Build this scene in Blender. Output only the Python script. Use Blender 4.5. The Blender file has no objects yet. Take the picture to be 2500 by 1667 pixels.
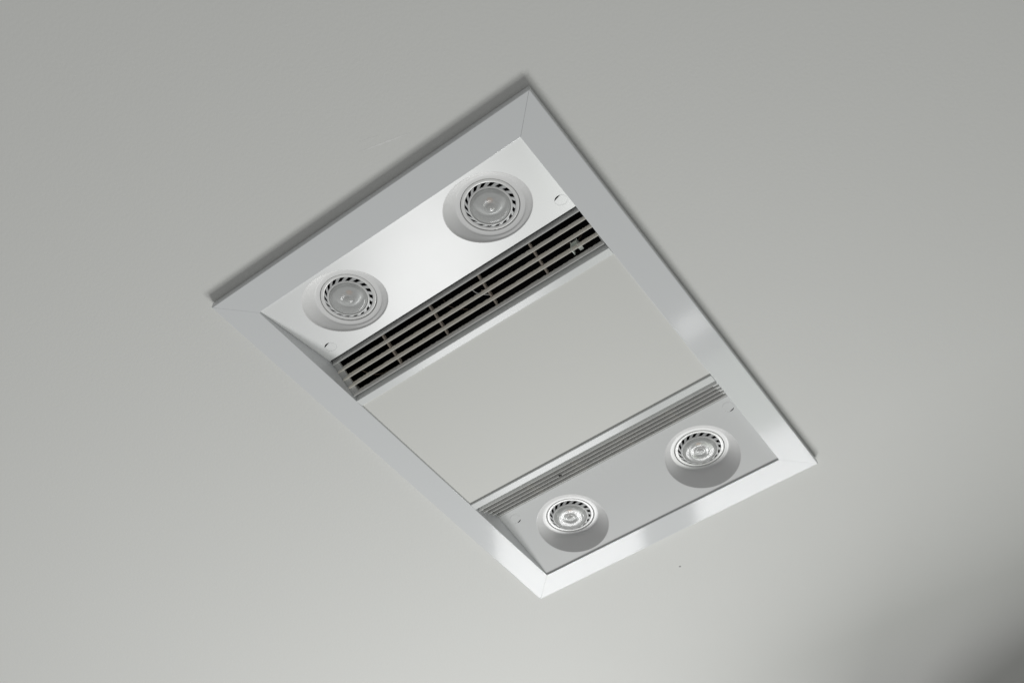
import bpy, math, random
from mathutils import Matrix, Vector
random.seed(7)
S = bpy.context.scene
PI = math.pi

# ------------------------------------------------------------------ camera
FL, FW, FR = 0.620, 0.42140, 0.03622      # heater trim: length, width, width of a frame rail
STAND = 0.00977                            # the trim hangs this far under the ceiling
CZ = 2.40                                  # ceiling height
Z0 = CZ - STAND                            # face plane of the trim
def wpt(u, v, z): return Vector((u - FL/2, v - FW/2, Z0 + z))
cam_d = bpy.data.cameras.new('camera'); cam = bpy.data.objects.new('camera', cam_d)
S.collection.objects.link(cam); S.camera = cam
right = Vector((0.58660431, -0.80923553, -0.03214403)).normalized()
fwd = Vector((0.50934137, 0.33777522, 0.79150443)).normalized()
up = right.cross(fwd).normalized()
M = Matrix((right, up, -fwd)).transposed().to_4x4()
M.translation = wpt(-0.37914399, -0.21677188, -0.95356766)
cam.matrix_world = M
cam_d.sensor_width = 36.0; cam_d.lens = 2629.42/2500*36; cam_d.clip_start = 0.02; cam_d.clip_end = 60

# ------------------------------------------------------------------ world, lights, exposure
W = bpy.data.worlds.new('World'); S.world = W; W.use_nodes = True
bg = W.node_tree.nodes['Background']
bg.inputs[0].default_value = (0.995, 1.0, 1.0, 1); bg.inputs[1].default_value = 0.215
S.view_settings.view_transform = 'Standard'; S.view_settings.look = 'None'
S.view_settings.exposure = 0; S.view_settings.gamma = 1
def pane_light(name, v0, v1, z0, z1, rad, col, u=1.8):
    """daylight through one pane of the window wall, or an added highlight lamp"""
    d = bpy.data.lights.new(name, 'AREA'); d.shape = 'RECTANGLE'
    d.size = v1 - v0; d.size_y = z1 - z0; d.color = col
    d.energy = rad*PI*(v1-v0)*(z1-z0)
    o = bpy.data.objects.new(name, d); S.collection.objects.link(o)
    o.matrix_world = Matrix.Translation(wpt(u, (v0+v1)/2, (z0+z1)/2)) @ Matrix(((0,0,1,0),(1,0,0,0),(0,1,0,0),(0,0,0,1)))
    return o
pane_light('window_light', 0.81, 1.333, -1.92, -1.08, 17.6, (1.0, 1.0, 1.0))
pane_light('window_light', 0.12, 0.63, -1.32, -0.95, 17.6, (1.0, 1.0, 1.0))
pane_light('window_light', 0.12, 0.63, -1.75, -1.325, 4.5, (0.90, 1.0, 0.82))
pane_light('rail_highlight_light', 0.255, 0.345, -1.20, -1.10, 12.0, (1.0, 1.0, 1.0), 1.2)  # small lamp added to put a soft highlight on the right rail

# ------------------------------------------------------------------ materials
def mat(name, col, rough=0.5, metal=0.0, spec=0.5, coat=0.0, bump=None, var=0.0, trans=0.0, ior=1.5, sss=0.0):
    m = bpy.data.materials.new(name); m.use_nodes = True
    nt = m.node_tree; b = nt.nodes['Principled BSDF']
    b.inputs['Base Color'].default_value = (*col, 1); b.inputs['Roughness'].default_value = rough
    b.inputs['Metallic'].default_value = metal; b.inputs['Specular IOR Level'].default_value = spec
    b.inputs['Coat Weight'].default_value = coat; b.inputs['Coat Roughness'].default_value = 0.12
    b.inputs['Transmission Weight'].default_value = trans; b.inputs['IOR'].default_value = ior
    tc = nt.nodes.new('ShaderNodeTexCoord')
    if var:
        n = nt.nodes.new('ShaderNodeTexNoise'); n.inputs['Scale'].default_value = 14; n.inputs['Detail'].default_value = 5
        nt.links.new(tc.outputs['Object'], n.inputs['Vector'])
        r = nt.nodes.new('ShaderNodeMapRange'); r.inputs['To Min'].default_value = rough-var; r.inputs['To Max'].default_value = rough+var
        nt.links.new(n.outputs['Fac'], r.inputs['Value']); nt.links.new(r.outputs['Result'], b.inputs['Roughness'])
    if bump:
        sc, st, dist = bump
        n = nt.nodes.new('ShaderNodeTexNoise'); n.inputs['Scale'].default_value = sc; n.inputs['Detail'].default_value = 4
        nt.links.new(tc.outputs['Object'], n.inputs['Vector'])
        bp = nt.nodes.new('ShaderNodeBump'); bp.inputs['Strength'].default_value = st; bp.inputs['Distance'].default_value = dist
        nt.links.new(n.outputs['Fac'], bp.inputs['Height']); nt.links.new(bp.outputs['Normal'], b.inputs['Normal'])
    return m
m_ceil = mat('ceiling_paint', (0.796, 0.80, 0.774), 0.62, spec=0.2, bump=(300, 0.22, 0.0006), var=0.06)
m_frame = mat('gloss_white_metal', (0.79, 0.805, 0.81), 0.09, spec=0.135, bump=(12, 0.03, 0.0004), var=0.02)
m_plate = mat('satin_white_metal', (0.80, 0.81, 0.805), 0.25, spec=0.36, bump=(18, 0.05, 0.0003), var=0.02)
m_bowl = mat('white_plastic', (0.85, 0.85, 0.845), 0.25, spec=0.3)
m_bar = mat('bar_white_metal', (0.77, 0.785, 0.78), 0.17, spec=0.16)
m_panel = mat('opal_diffuser', (0.775, 0.778, 0.745), 0.5, spec=0.2, bump=(20, 0.05, 0.0006))
m_slat = mat('dusty_white_plastic', (0.90, 0.865, 0.79), 0.6, spec=0.3)
m_slat2 = mat('clean_white_plastic', (0.80, 0.80, 0.78), 0.4, spec=0.5)
m_web = mat('dusty_brown_web', (0.46, 0.41, 0.36), 0.7, spec=0.3)
m_grf = mat('grille_plastic', (0.66, 0.67, 0.66), 0.45, spec=0.4)
m_black = mat('black_housing', (0.004, 0.004, 0.004), 0.8, spec=0.1)
m_rim = mat('lamp_white', (0.80, 0.80, 0.79), 0.22, spec=0.6)
m_vent = mat('lamp_grey_plastic', (0.70, 0.71, 0.71), 0.32, spec=0.6)
m_refl = mat('lamp_reflector', (0.88, 0.88, 0.87), 0.28, spec=0.8, coat=0.3)
m_chip = mat('phosphor_chip', (0.72, 0.42, 0.24), 0.5)
m_lens = bpy.data.materials.new('clear_lens'); m_lens.use_nodes = True
_n = m_lens.node_tree; _n.nodes.clear()
_o = _n.nodes.new('ShaderNodeOutputMaterial'); _t = _n.nodes.new('ShaderNodeBsdfTransparent'); _t.inputs[0].default_value = (0.97, 0.98, 0.98, 1)
_d = _n.nodes.new('ShaderNodeBsdfDiffuse'); _d.inputs[0].default_value = (0.93, 0.94, 0.93, 1)
_g = _n.nodes.new('ShaderNodeBsdfGlossy'); _g.inputs['Roughness'].default_value = 0.13
_f = _n.nodes.new('ShaderNodeFresnel'); _f.inputs[0].default_value = 1.4
_m1 = _n.nodes.new('ShaderNodeMixShader'); _m1.inputs[0].default_value = 0.40
_m2 = _n.nodes.new('ShaderNodeMixShader')
for a_, b_ in ((_t.outputs[0], _m1.inputs[1]), (_d.outputs[0], _m1.inputs[2]), (_f.outputs[0], _m2.inputs[0]), (_m1.outputs[0], _m2.inputs[1]), (_g.outputs[0], _m2.inputs[2]), (_m2.outputs[0], _o.inputs[0])): _n.links.new(a_, b_)
m_wire = mat('wire_brown', (0.10, 0.07, 0.05), 0.6)
m_clip = mat('pale_clip', (0.93, 1.0, 0.95), 0.4)
m_dirt = mat('dark_speck', (0.02, 0.02, 0.02), 0.7)
m_scuff = mat('scuffed_paint', (0.88, 0.88, 0.86), 0.4)
m_speck = mat('grey_speck', (0.55, 0.55, 0.54), 0.7)

# ------------------------------------------------------------------ helpers
def mesh(name, vf, m, parent=None, smooth=False, off=None):
    """vf = (verts, faces) in heater coordinates (u, v, z); linked as ONE object, origin at the heater"""
    vs, fs = vf
    me = bpy.data.meshes.new(name)
    me.from_pydata([(u - FL/2, v - FW/2, z) for u, v, z in vs] if off is None else [tuple(v) for v in vs], [], fs)
    me.materials.append(m); me.validate(); me.update()
    import bmesh
    b = bmesh.new(); b.from_mesh(me); bmesh.ops.recalc_face_normals(b, faces=b.faces); b.to_mesh(me); b.free()
    if smooth:
        me.polygons.foreach_set('use_smooth', [True]*len(me.polygons))
        try: me.set_sharp_from_angle(angle=math.radians(smooth if smooth is not True else 35))
        except Exception: pass
    o = bpy.data.objects.new(name, me); S.collection.objects.link(o)
    if parent: o.parent = parent
    return o
def join(*parts):
    V, F = [], []
    for vs, fs in parts:
        n = len(V); V += list(vs); F += [tuple(i+n for i in f) for f in fs]
    return V, F
def prism(poly, v0, v1, segs=1, jit=None):
    """polygon of (u, z) extruded along v"""
    n = len(poly); V = []; F = []
    for k in range(segs+1):
        v = v0 + (v1-v0)*k/segs
        for i, (u, z) in enumerate(poly):
            du = dz = 0
            if jit: du, dz = jit(i, k)
            V.append((u+du, v, z+dz))
    for k in range(segs):
        for i in range(n):
            a = k*n+i; b = k*n+(i+1) % n
            F.append((a, b, b+n, a+n))
    F.append(tuple(range(n))); F.append(tuple(range(segs*n, segs*n+n)))
    return V, F
def box(u0, u1, v0, v1, z0, z1): return prism([(u0, z0), (u1, z0), (u1, z1), (u0, z1)], v0, v1)
def lathe(prof, n=96, cx=0, cy=0, closed=False):
    V = []; F = []
    for r, z in prof:
        for k in range(n):
            t = 2*PI*k/n; V.append((cx + r*math.cos(t), cy + r*math.sin(t), z))
    P = len(prof)
    for i in range(P-1 + (1 if closed else 0)):
        j = (i+1) % P
        for k in range(n):
            k2 = (k+1) % n
            F.append((i*n+k, i*n+k2, j*n+k2, j*n+k))
    return V, F
def disc(r, z, n=96, cx=0, cy=0):
    return [(cx+r*math.cos(2*PI*k/n), cy+r*math.sin(2*PI*k/n), z) for k in range(n)], [tuple(range(n))]
def tube(pts, r, n=8):
    V = []; F = []
    for i, p in enumerate(pts):
        p = Vector(p); a = Vector(pts[max(i-1, 0)]); b = Vector(pts[min(i+1, len(pts)-1)])
        t = (b-a).normalized(); s = t.cross(Vector((0.13, 0.21, 1))).normalized(); q = t.cross(s)
        for k in range(n):
            an = 2*PI*k/n; V.append(tuple(p + r*(math.cos(an)*s + math.sin(an)*q)))
    for i in range(len(pts)-1):
        for k in range(n): F.append((i*n+k, i*n+(k+1) % n, (i+1)*n+(k+1) % n, (i+1)*n+k))
    F.append(tuple(range(n))); F.append(tuple(range((len(pts)-1)*n, len(pts)*n)))
    return V, F
mm = 0.001

# ------------------------------------------------------------------ ceiling and an added shade block beyond the frame
def ceiling():
    e = 4.0; a, b = 0.020, FL-0.020; c, d = 0.020, FW-0.020; z = STAND
    V = [(-e, -e, z), (e+FL, -e, z), (e+FL, e+FW, z), (-e, e+FW, z), (a, c, z), (b, c, z), (b, d, z), (a, d, z)]
    V += [(u, v, z+0.012) for u, v, _ in V]
    F = []
    for i in range(4):
        j = (i+1) % 4
        F += [(i, j, 4+j, 4+i), (8+i, 8+j, 12+j, 12+i), (4+i, 4+j, 12+j, 12+i), (i, j, 8+j, 8+i)]
    o = mesh('ceiling', (V, F), m_ceil); o.location = (0, 0, Z0); o['kind'] = 'structure'
    return o
ceil = ceiling()
bk = mesh('shade_block', box(1.36, 2.6, -2.4, 0.33, -0.60, STAND-0.002), m_ceil); bk.location = (0, 0, Z0); bk['kind'] = 'structure'  # unseen box, added to keep window light off the ceiling's far corner
# paint blemishes
def at_ceiling(u, v): return (u, v, STAND - 0.0003)
sp = mesh('paint_speck', lathe([(0.0001, -0.0009), (0.0011, -0.0006), (0.0017, 0.0002)], 12, 0.6911, 0.2390), m_speck, ceil)
sp.location = (0, 0, STAND)
def streak(p, q, w):
    p, q = Vector(p), Vector(q); n = Vector((-(q-p).y, (q-p).x)).normalized(); V = []; F = []
    for k in range(13):
        f = k/12; c = p.lerp(q, f)+n*0.00015*math.sin(k*1.7); h = w*math.sin(PI*(f*0.96+0.02))*(0.8+0.3*math.sin(k*2.9))
        V += [(c.x-n.x*h, c.y-n.y*h, STAND-0.00006), (c.x+n.x*h, c.y+n.y*h, STAND-0.00006)]
    for k in range(12): F.append((2*k, 2*k+1, 2*k+3, 2*k+2))
    return V, F
sc = mesh('paint_scuff', join(streak((-0.0425, 0.1750), (-0.0290, 0.1230), 0.0010), streak((-0.0510, 0.1690), (-0.0450, 0.1480), 0.0003)), m_scuff, ceil)

# ------------------------------------------------------------------ the heater
H = bpy.data.objects.new('bathroom_heater', None); S.collection.objects.link(H); H.location = (0, 0, Z0)
H['label'] = 'rectangular white ceiling heater unit with four round lamps, black slotted vent and opal light panel'
H['category'] = 'ceiling heater'
def rail(side):
    w = FR
    prof = [(0.5*mm, 8.2*mm), (0.05*mm, 7.6*mm), (0, 1.1*mm), (0.25*mm, 0.35*mm), (0.9*mm, 0), (w/2, 0), (w-0.8*mm, 0), (w-0.25*mm, 0.18*mm), (w, 0.7*mm),
            (w, (27 if side in (1, 3) else 5.5)*mm), (w-1.1*mm, (27 if side in (1, 3) else 5.5)*mm), (w-1.1*mm, 1.5*mm), (3*mm, 1.5*mm), (3*mm, 9.6*mm), (2.0*mm, 9.6*mm), (2.0*mm, 8.2*mm)]
    g = 0.13*mm; V = []; n = len(prof)
    for e in (0, 1):
        for s, z in prof:
            if side == 0:   V.append((s, s+g if not e else FW-s-g, z))
            elif side == 2: V.append((FL-s, s+g if not e else FW-s-g, z))
            elif side == 1: V.append((s+g if not e else FL-s-g, FW-s, z))
            else:           V.append((s+g if not e else FL-s-g, s, z))
    F = [(i, (i+1) % n, n+(i+1) % n, n+i) for i in range(n)] + [tuple(range(n)), tuple(range(n, 2*n))]
    return V, F
for sd in range(4): mesh('frame_rail', rail(sd), m_frame, H, smooth=10)

# lamp positions and the lamp plate's plane
LU, DV, RZ = 0.09066, 0.09758, 0.0247
LK = 1.252
PU0, PU1 = FR+0.4*mm, 0.1454
PZ0, SL = 1.9*mm, 0.1995
def pz(u): return PZ0 + SL*(u-FR)
LV = [FW/2-DV, FW/2+DV]
NA = 120
def rimpt(lv, th, k=1.0):
    u = 0.08665 + 0.0453*k*math.cos(th); v = lv + 0.0466*k*math.sin(th); return u, v
CAPSETS = [[(0.12840, 0.04950), (0.12840, 0.36750)], [(0.13220, 0.05410), (0.13220, 0.37180)]]
def cell(hole, u0, u1, v0, v1):
    """flat cell of the plate with a hole: hole(theta) -> (u, v) around centre c"""
    (cu, cv), fn = hole
    cs = [math.atan2(v-cv, u-cu) for u in (u0, u1) for v in (v0, v1)]
    ths = sorted(set([2*PI*k/NA-PI for k in range(NA)] + cs))
    V = []; F = []
    for t in ths:
        a, b = fn(t); V.append((a, b, pz(a)))
        ct, st = math.cos(t), math.sin(t)
        s = min([(u1-cu)/ct if ct > 1e-9 else 9, (u0-cu)/ct if ct < -1e-9 else 9, (v1-cv)/st if st > 1e-9 else 9, (v0-cv)/st if st < -1e-9 else 9])
        V.append((cu+s*ct, cv+s*st, pz(cu+s*ct)))
    n = len(ths)
    for k in range(n):
        j = (k+1) % n; F.append((2*k, 2*j, 2*j+1, 2*k+1))
    return V, F
def lampcell(lv, v0, v1):
    # equal-angle hole as seen from its own centre
    def fn(t):
        # ellipse with semi axes a (u), b (v)
        a, b = 0.0453*1.018, 0.0466*1.018
        r = a*b/math.sqrt((b*math.cos(t))**2+(a*math.sin(t))**2)
        return 0.08665+r*math.cos(t), lv+r*math.sin(t)
    return cell(((0.08665, lv), fn), PU0, PU1, v0, v1)
CR = 0.0069
def capcell(c, v0, v1, u0):
    return cell((c, lambda t: (c[0]+CR*math.cos(t), c[1]+CR*math.sin(t))), u0, PU1, v0, v1)
va, vz = FR+0.15*mm, FW-FR-0.15*mm
b = [va, LV[0]-0.0482, LV[0]+0.0482, LV[1]-0.0482, LV[1]+0.0482, vz]
uc = 0.112
def flat(u0, u1, v0, v1): return [(u0, v0, pz(u0)), (u1, v0, pz(u1)), (u1, v1, pz(u1)), (u0, v1, pz(u0))], [(0, 1, 2, 3)]
def plate_vf(CAPS):
    return join(capcell(CAPS[0], b[0], b[1], uc), flat(PU0, uc, b[0], b[1]), lampcell(LV[0], b[1], b[2]), flat(PU0, PU1, b[2], b[3]),
                lampcell(LV[1], b[3], b[4]), capcell(CAPS[1], b[4], b[5], uc), flat(PU0, uc, b[4], b[5]),
                # folded lips of the sheet
                ([(PU1, va, pz(PU1)), (PU1, vz, pz(PU1)), (PU1+0.4*mm, vz, pz(PU1)+0.5*mm), (PU1+0.4*mm, va, pz(PU1)+0.5*mm), (PU1+0.4*mm, vz, pz(PU1)+5*mm), (PU1+0.4*mm, va, pz(PU1)+5*mm)], [(0, 1, 2, 3), (3, 2, 4, 5)]),
                ([(PU0, va, pz(PU0)), (PU0, vz, pz(PU0)), (PU0, vz, pz(PU0)+4*mm), (PU0, va, pz(PU0)+4*mm)], [(0, 1, 2, 3)]))
def bowl(lv):
    V = []; F = []; rows = 13
    for k in range(NA):
        t = 2*PI*k/NA; u, v = rimpt(lv, t, 1.018)
        tl = math.atan2(v-lv, u-LU)
        c, s = math.cos(tl), math.sin(tl)
        row = [(u, v, pz(u))]
        u1, v1 = rimpt(lv, t, 1.006); row.append((u1, v1, pz(u1)+0.25*mm))
        u2, v2 = rimpt(lv, t, 0.997); z2 = pz(u2)+1.1*mm; row.append((u2, v2, z2))
        r2 = math.hypot(u2-LU, v2-lv); r3 = 37.7*mm; z3 = 22.7*mm
        for q in range(1, 6):
            f = q/5; zz = z2+(z3-z2)*f; rr = r2+(r3-r2)*(f**1.12)
            row.append((LU+rr*c, lv+rr*s, zz))
        for r, z in ((37.1, 23.15), (36.7, 23.5), (36.2, 23.65), (31.9, 23.7), (31.4, 24.2)): row.append((LU+r*mm*c, lv+r*mm*s, z*mm))
        V += row; rows = len(row)
    # collar going up behind the lip
    base = len(V)
    for k in range(NA):
        t0 = V[k*rows+rows-1]; V.append((t0[0], t0[1], 36*mm))
    for k in range(NA):
        j = (k+1) % NA
        for i in range(rows-1): F.append((k*rows+i, j*rows+i, j*rows+i+1, k*rows+i+1))
        F.append((k*rows+rows-1, j*rows+rows-1, base+j, base+k))
    return V, F
def cap(cl=4.95*mm):
    # snap-in plug with a clipped edge, centred on the origin in the plate's plane
    r = 6.897*mm; V = []; n = 48
    ring = []
    for k in range(n):
        t = 2*PI*k/n; x, y = r*math.cos(t), r*math.sin(t)
        ca, sa = math.cos(PI-0.32), math.sin(PI-0.32)
        p = x*ca+y*sa
        if p > cl:
            x -= (p-cl)*ca; y -= (p-cl)*sa
        ring.append((x, y))
    V += [(0, 0, -0.08*mm)] + [(x*0.985, y*0.985, -0.06*mm) for x, y in ring] + [(x, y, 0.03*mm) for x, y in ring] + [(x, y, 0.7*mm) for x, y in ring]
    F = [(0, 1+k, 1+(k+1) % n) for k in range(n)]
    for a in (0, 1):
        for k in range(n):
            j = (k+1) % n; F.append((1+a*n+k, 1+a*n+j, 1+(a+1)*n+j, 1+(a+1)*n+k))
    return V, F
# --- lamps
def lamp_parts():
    """one reflector lamp, face centre at the origin, z up into the ceiling"""
    rim = lathe([(24.55*mm, 9*mm), (24.55*mm, 0.5*mm), (24.25*mm, 0.08*mm), (23.8*mm, 0), (21.9*mm, 0), (21.55*mm, 0.15*mm), (21.45*mm, 0.9*mm), (21.3*mm, 3*mm)], 120)
    # slanted vent ring: conical band that comes forward towards the lens
    N = 18; per = 2*PI/N; sub = 6; V = []; F = []
    r0, z0, r1, z1 = 21.45, 0.55, 18.3, -2.0
    skew = 0.30*per*1.15
    def bp(t, f): 
        r = r0+(r1-r0)*f; z = z0+(z1-z0)*f; a = t + skew*(0.5-f)*CH
        return (r*mm*math.cos(a), r*mm*math.sin(a), z*mm)
    CH = 1.6
    for i in range(N):
        t0 = i*per
        bar = [t0+per*0.46*q/3 for q in range(4)]; gap = [t0+per*(0.46+0.54*q/3) for q in range(4)]
        for seg, hole in ((bar, False), (gap, True)):
            bands = [(0, 0.04), (0.04, 0.84), (0.84, 1.0)] if hole else [(0, 1)]
            for fa, fb in (bands if hole else [(0, 0.04), (0.04, 0.84), (0.84, 1.0)]):
                if hole and fa == 0.04: continue
                for q in range(3):
                    n = len(V); V += [bp(seg[q], fa), bp(seg[q+1], fa), bp(seg[q+1], fb), bp(seg[q], fb)]; F.append((n, n+1, n+2, n+3))
        # side walls of each bar
        for t in (bar[0], bar[3]):
            n = len(V); a, b_ = bp(t, 0.04), bp(t, 0.84)
            V += [a, b_, (b_[0], b_[1], b_[2]+0.5*mm), (a[0], a[1], a[2]+0.5*mm)]; F.append((n, n+1, n+2, n+3))
    vent = (V, F)
    inner = lathe([(18.3*mm, -2.0*mm), (18.0*mm, -2.35*mm), (17.55*mm, -2.45*mm), (17.25*mm, -2.2*mm), (17.1*mm, -1.6*mm), (16.9*mm, 1*mm)], 96)
    can = join(lathe([(24.3*mm, 8.9*mm), (23.5*mm, 30*mm), (10*mm, 45*mm), (0.01*mm, 45*mm)], 48))
    back = lathe([(18.0*mm, -2.0*mm), (18.0*mm, 10*mm), (12*mm, 16*mm), (0.01*mm, 16*mm)], 64)
    refl = lathe([(17.0*mm, -1.3*mm), (15.6*mm, 2.2*mm), (14.4*mm, 4.6*mm), (13.8*mm, 5.0*mm), (12.6*mm, 3.4*mm), (10.2*mm, 1.8*mm), (7.6*mm, 1.5*mm), (6.2*mm, 2.2*mm), (5.5*mm, 3.6*mm), (5.1*mm, 7.6*mm), (4.4*mm, 8.3*mm), (0.01*mm, 8.4*mm)], 96)
    chip = join(lathe([(2.9*mm, 8.3*mm), (2.8*mm, 7.6*mm), (1.8*mm, 7.2*mm), (0.01*mm, 7.0*mm)], 32))
    # moulded lens: side cone, flat front, small bull's-eye in the middle
    lens = lathe([(17.05*mm, -1.5*mm), (16.2*mm, -2.6*mm), (15.2*mm, -3.9*mm), (14.6*mm, -4.35*mm), (13.6*mm, -4.55*mm), (10*mm, -4.7*mm), (6.4*mm, -4.65*mm), (5.4*mm, -4.3*mm), (4.6*mm, -3.7*mm), (3.6*mm, -3.9*mm), (2.2*mm, -4.3*mm), (0.01*mm, -4.5*mm)], 96)
    return rim, vent, inner, can, back, refl, chip, lens
L0 = {}
def link_dup(o, parent, loc=None, rz=None):
    c = o.copy(); S.collection.objects.link(c); c.parent = parent
    if loc is not None: c.location = loc
    if rz is not None: c.rotation_euler = (0, 0, rz)
    return c
rim_, vent_, inner_, can_, back_, refl_, chip_, lens_ = [([(x*LK, y*LK, z*LK) for x, y, z in V_], F_) for V_, F_ in lamp_parts()]
lamp0 = mesh('lamp', rim_, m_rim, H, smooth=50, off=1)
kids = [mesh('vent_ring', vent_, m_vent, lamp0, off=1), mesh('inner_rim', inner_, m_rim, lamp0, smooth=50, off=1),
        mesh('lamp_can', join(can_, back_), m_black, lamp0, smooth=30, off=1), mesh('reflector', refl_, m_refl, lamp0, smooth=40, off=1),
        mesh('led_chip', chip_, m_chip, lamp0, smooth=30, off=1), mesh('lens', lens_, m_lens, lamp0, smooth=50, off=1)]
spots = [(LU, LV[0], 0.05), (LU, LV[1], 0.12), (FL-LU, LV[1], 0.2), (FL-LU, LV[0], 0.0)]
offs = [(0, 0), (-0.15, -0.1), (0.1, 0.1), (0.1, 0.0)]
for i, (u, v, rz) in enumerate(spots):
    lo = lamp0 if i == 0 else link_dup(lamp0, H)
    lo.location = (u-FL/2+offs[i][0]*mm, v-FW/2+offs[i][1]*mm, 24.1*mm); lo.rotation_euler = (0, 0, rz)
    if i:
        for k in kids: link_dup(k, lo)

# --- end sections: lamp plate, bowls, plugs, grille; the far one is the same turned by 180 degrees
gm = dict()
GS = -0.482
def gz(u): return 22.4*mm + GS*(u-0.146)
SLAT_U = [0.1511, 0.1607, 0.1704, 0.1801, 0.1898]; TH = 1.2*mm; DEP = 7.0*mm
def slat(u, seed):
    rnd = random.Random(seed); z = gz(u)
    j = [rnd.uniform(-1, 1) for _ in range(400)]
    def jit(i, k):
        if i in (2, 3): return (0.10*mm*j[(k*3) % 400], 0.42*mm*j[k % 400]+0.16*mm*j[(k*7) % 400])
        return (0, 0)
    return prism([(u-TH*0.8, z+0.25*mm), (u-0.25*mm, z), (u, z+DEP), (u-TH, z+DEP), (u-TH, z+0.8*mm)], va+1.2*mm, vz-1.2*mm, 150, lambda i, k: jit(i, k) if i in (2, 3) else (0, 0))
def end_section(k):
    R = 0 if k == 0 else PI
    out = []
    def add(name, vf, m, parent, **kw):
        key = (name, kw.pop('key', 0))
        if key in gm:
            o = gm[key].copy(); S.collection.objects.link(o); o.parent = parent
        else:
            o = mesh(name, vf() if callable(vf) else vf, m, parent, **kw); gm[key] = o
        return o
    P = add('lamp_plate', lambda: plate_vf(CAPSETS[k]), m_plate, H, key=k); P.rotation_euler = (0, 0, R)
    for i in (0, 1): add('lamp_recess', lambda: bowl(LV[i]), m_bowl, P, key=i, smooth=42)
    for i in (0, 1):
        c = add('plug_cap', lambda: cap((5.1 if k == 0 else 5.75)*mm), m_plate, P, key=k, smooth=30, off=1)
        c.location = (CAPSETS[k][i][0]-FL/2, CAPSETS[k][i][1]-FW/2, pz(CAPSETS[k][i][0])); c.rotation_euler = (0.012, -math.atan(SL), 0)
    # grille frame: top strip, bottom strip, end strips
    gv0, gv1 = va+0.3*mm, vz-0.3*mm
    top = join(box(148.9*mm, 149.7*mm, gv0, gv1, 26.5*mm, 42*mm), box(146.3*mm, 149.7*mm, gv0, gv1, 41*mm, 42*mm))
    bot = join(box(189.9*mm, 194.9*mm, gv0, gv1, 9.0*mm, 9.8*mm))
    def endstrip(v0, v1):
        return prism([(150.9*mm, 23.2*mm), (188.8*mm, 4.9*mm), (188.8*mm, 8.0*mm), (150.9*mm, 26.5*mm)], v0, v1)
    G = add('vent_grille', join(top, bot, endstrip(gv0, gv0+2.5*mm), endstrip(gv1-8*mm, gv1)), m_grf, H); G.rotation_euler = (0, 0, R)
    for i, u in enumerate(SLAT_U): add('slat', lambda: slat(u, i+1), (m_slat2 if k or i in (0, 4) else m_slat), G, key=i+10*k)
    for i, dv in enumerate((-0.102, -0.034, 0.034, 0.102)):
        v = FW/2+dv
        add('divider', lambda: prism([(150.9*mm, 25.0*mm), (188.9*mm, 6.8*mm), (188.9*mm, 13*mm), (150.9*mm, 30.5*mm)], v-0.95*mm, v+0.95*mm), m_web, G, key=i)
    # trim bar beside the light panel
    tl = math.radians(7.0 if k == 0 else 0.0)
    dz = math.tan(tl)
    def bz(u): return dz*(u-0.2004)
    bar = prism([(195.2*mm, 10.5*mm), (195.2*mm, 0.7*mm+bz(.1952)), (195.5*mm, 0.15*mm+bz(.1955)), (196.1*mm, bz(.1961)), (204.9*mm, bz(.2049)), (205.5*mm, 0.15*mm+bz(.2055)),
                 (205.8*mm, 0.7*mm+bz(.2058)), (205.8*mm, 6*mm), (204.6*mm, 6*mm), (204.6*mm, 2.2*mm), (196.4*mm, 2.2*mm), (196.4*mm, 10.5*mm)], va, vz)
    B = mesh('trim_bar', bar, m_bar, H, smooth=10); B.rotation_euler = (0, 0, R)
    return P, G
P0, G0 = end_section(0); P1, G1 = end_section(1)

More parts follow.
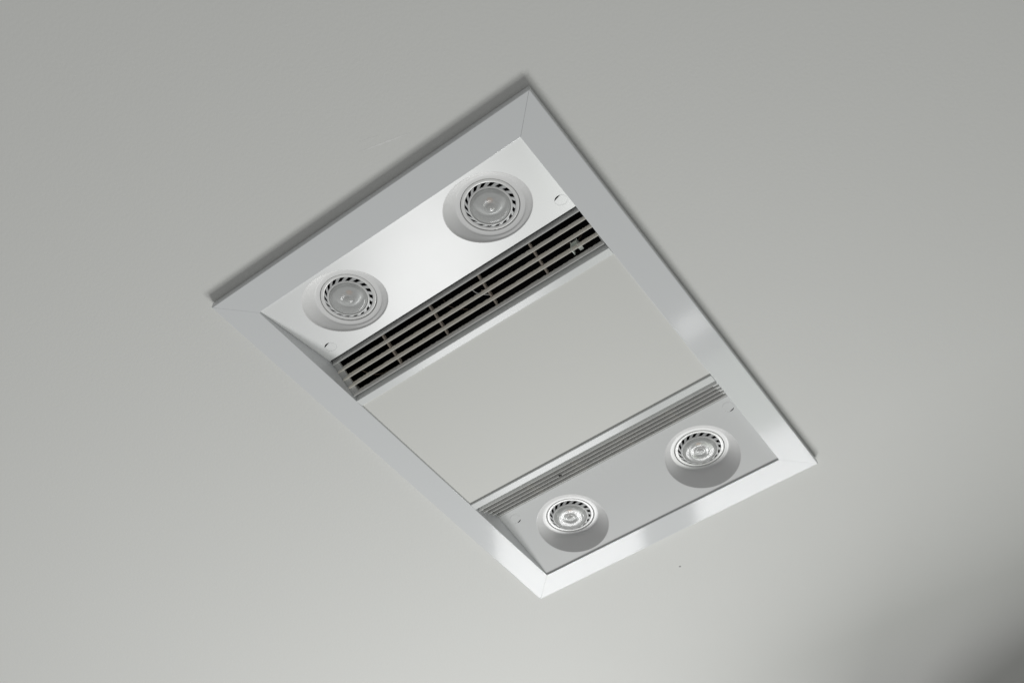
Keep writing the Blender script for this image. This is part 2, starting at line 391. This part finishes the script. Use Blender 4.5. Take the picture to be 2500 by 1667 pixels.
# --- light panel, housing and what shows through the slots
mesh('light_panel', box(0.2050, FL-0.2050, FR-2*mm, FW-FR+2*mm, 2.1*mm, 5.0*mm), m_panel, H)
def housing():
    a, b_, c, d = FR-0.4*mm, FL-FR+0.4*mm, FR-1.0*mm, FW-FR+1.0*mm
    z0, z1 = 6*mm, 0.18
    V = [(a, c, z0), (b_, c, z0), (b_, d, z0), (a, d, z0), (a, c, z1), (b_, c, z1), (b_, d, z1), (a, d, z1)]
    return V, [(0, 1, 5, 4), (1, 2, 6, 5), (2, 3, 7, 6), (3, 0, 4, 7), (4, 5, 6, 7)]
mesh('housing', housing(), m_black, H)
mesh('housing_flange', join(box(0.010, FR-1.3*mm, 0.010, FW-0.010, 9.2*mm, 9.7*mm), box(FL-FR+1.3*mm, FL-0.010, 0.010, FW-0.010, 9.2*mm, 9.7*mm),
     box(FR-1.3*mm, FL-FR+1.3*mm, 0.010, FR-1.3*mm, 9.2*mm, 9.7*mm), box(FR-1.3*mm, FL-FR+1.3*mm, FW-FR+1.3*mm, FW-0.010, 9.2*mm, 9.7*mm)), m_black, H)
def arc(p, q, bulge, n=14):
    p, q, bb = Vector(p), Vector(q), Vector(bulge)
    return [tuple(p.lerp(q, i/n) + bb*math.sin(PI*i/n)) for i in range(n+1)]
mesh('wire', tube(arc((0.172, 0.368, 0.026), (0.196, 0.338, 0.022), (0.004, 0, -0.006)), 0.7*mm), m_wire, H)
mesh('wire', tube(arc((0.163, 0.232, 0.036), (0.182, 0.212, 0.022), (0.0, 0.006, 0)), 0.6*mm), m_wire, H)
mesh('wire', tube(arc((0.178, 0.075, 0.022), (0.176, 0.052, 0.030), (0.006, 0, 0)), 0.5*mm), m_wire, H)
mesh('wire', tube(arc((0.158, 0.190, 0.020), (0.176, 0.178, 0.014), (0.0, 0.005, 0)), 0.55*mm), m_grf, H)
mesh('wire', tube(arc((0.168, 0.182, 0.017), (0.172, 0.194, 0.018), (0.003, 0, 0)), 0.6*mm), m_web, H)
clip = join(*[box(a+0.002, b_+0.002, c-0.008, d-0.008, e-0.003, f-0.003) for a, b_, c, d, e, f in ((0.1765, 0.1835, 0.0790, 0.0800, 0.010, 0.026), (0.1765, 0.1835, 0.0725, 0.0790, 0.0225, 0.024), (0.1765, 0.1835, 0.0715, 0.0725, 0.012, 0.026), (0.1765, 0.1835, 0.0680, 0.0725, 0.0115, 0.0125))])
mesh('cable_clip', clip, m_clip, H)
def speck(u, v, z, r): mesh('dust_speck', lathe([(0.0001, z-r*0.8), (r*0.8, z-r*0.4), (r, z+r*0.4)], 8, u, v), m_dirt, H)
speck(0.4415, 0.2672, 1.6*mm, 1.4*mm)
speck(0.4425, 0.2655, 1.9*mm, 0.9*mm)
speck(0.4135, 0.0850, 2.6*mm, 0.8*mm)
speck(0.4330, 0.0700, 3.0*mm, 0.5*mm)
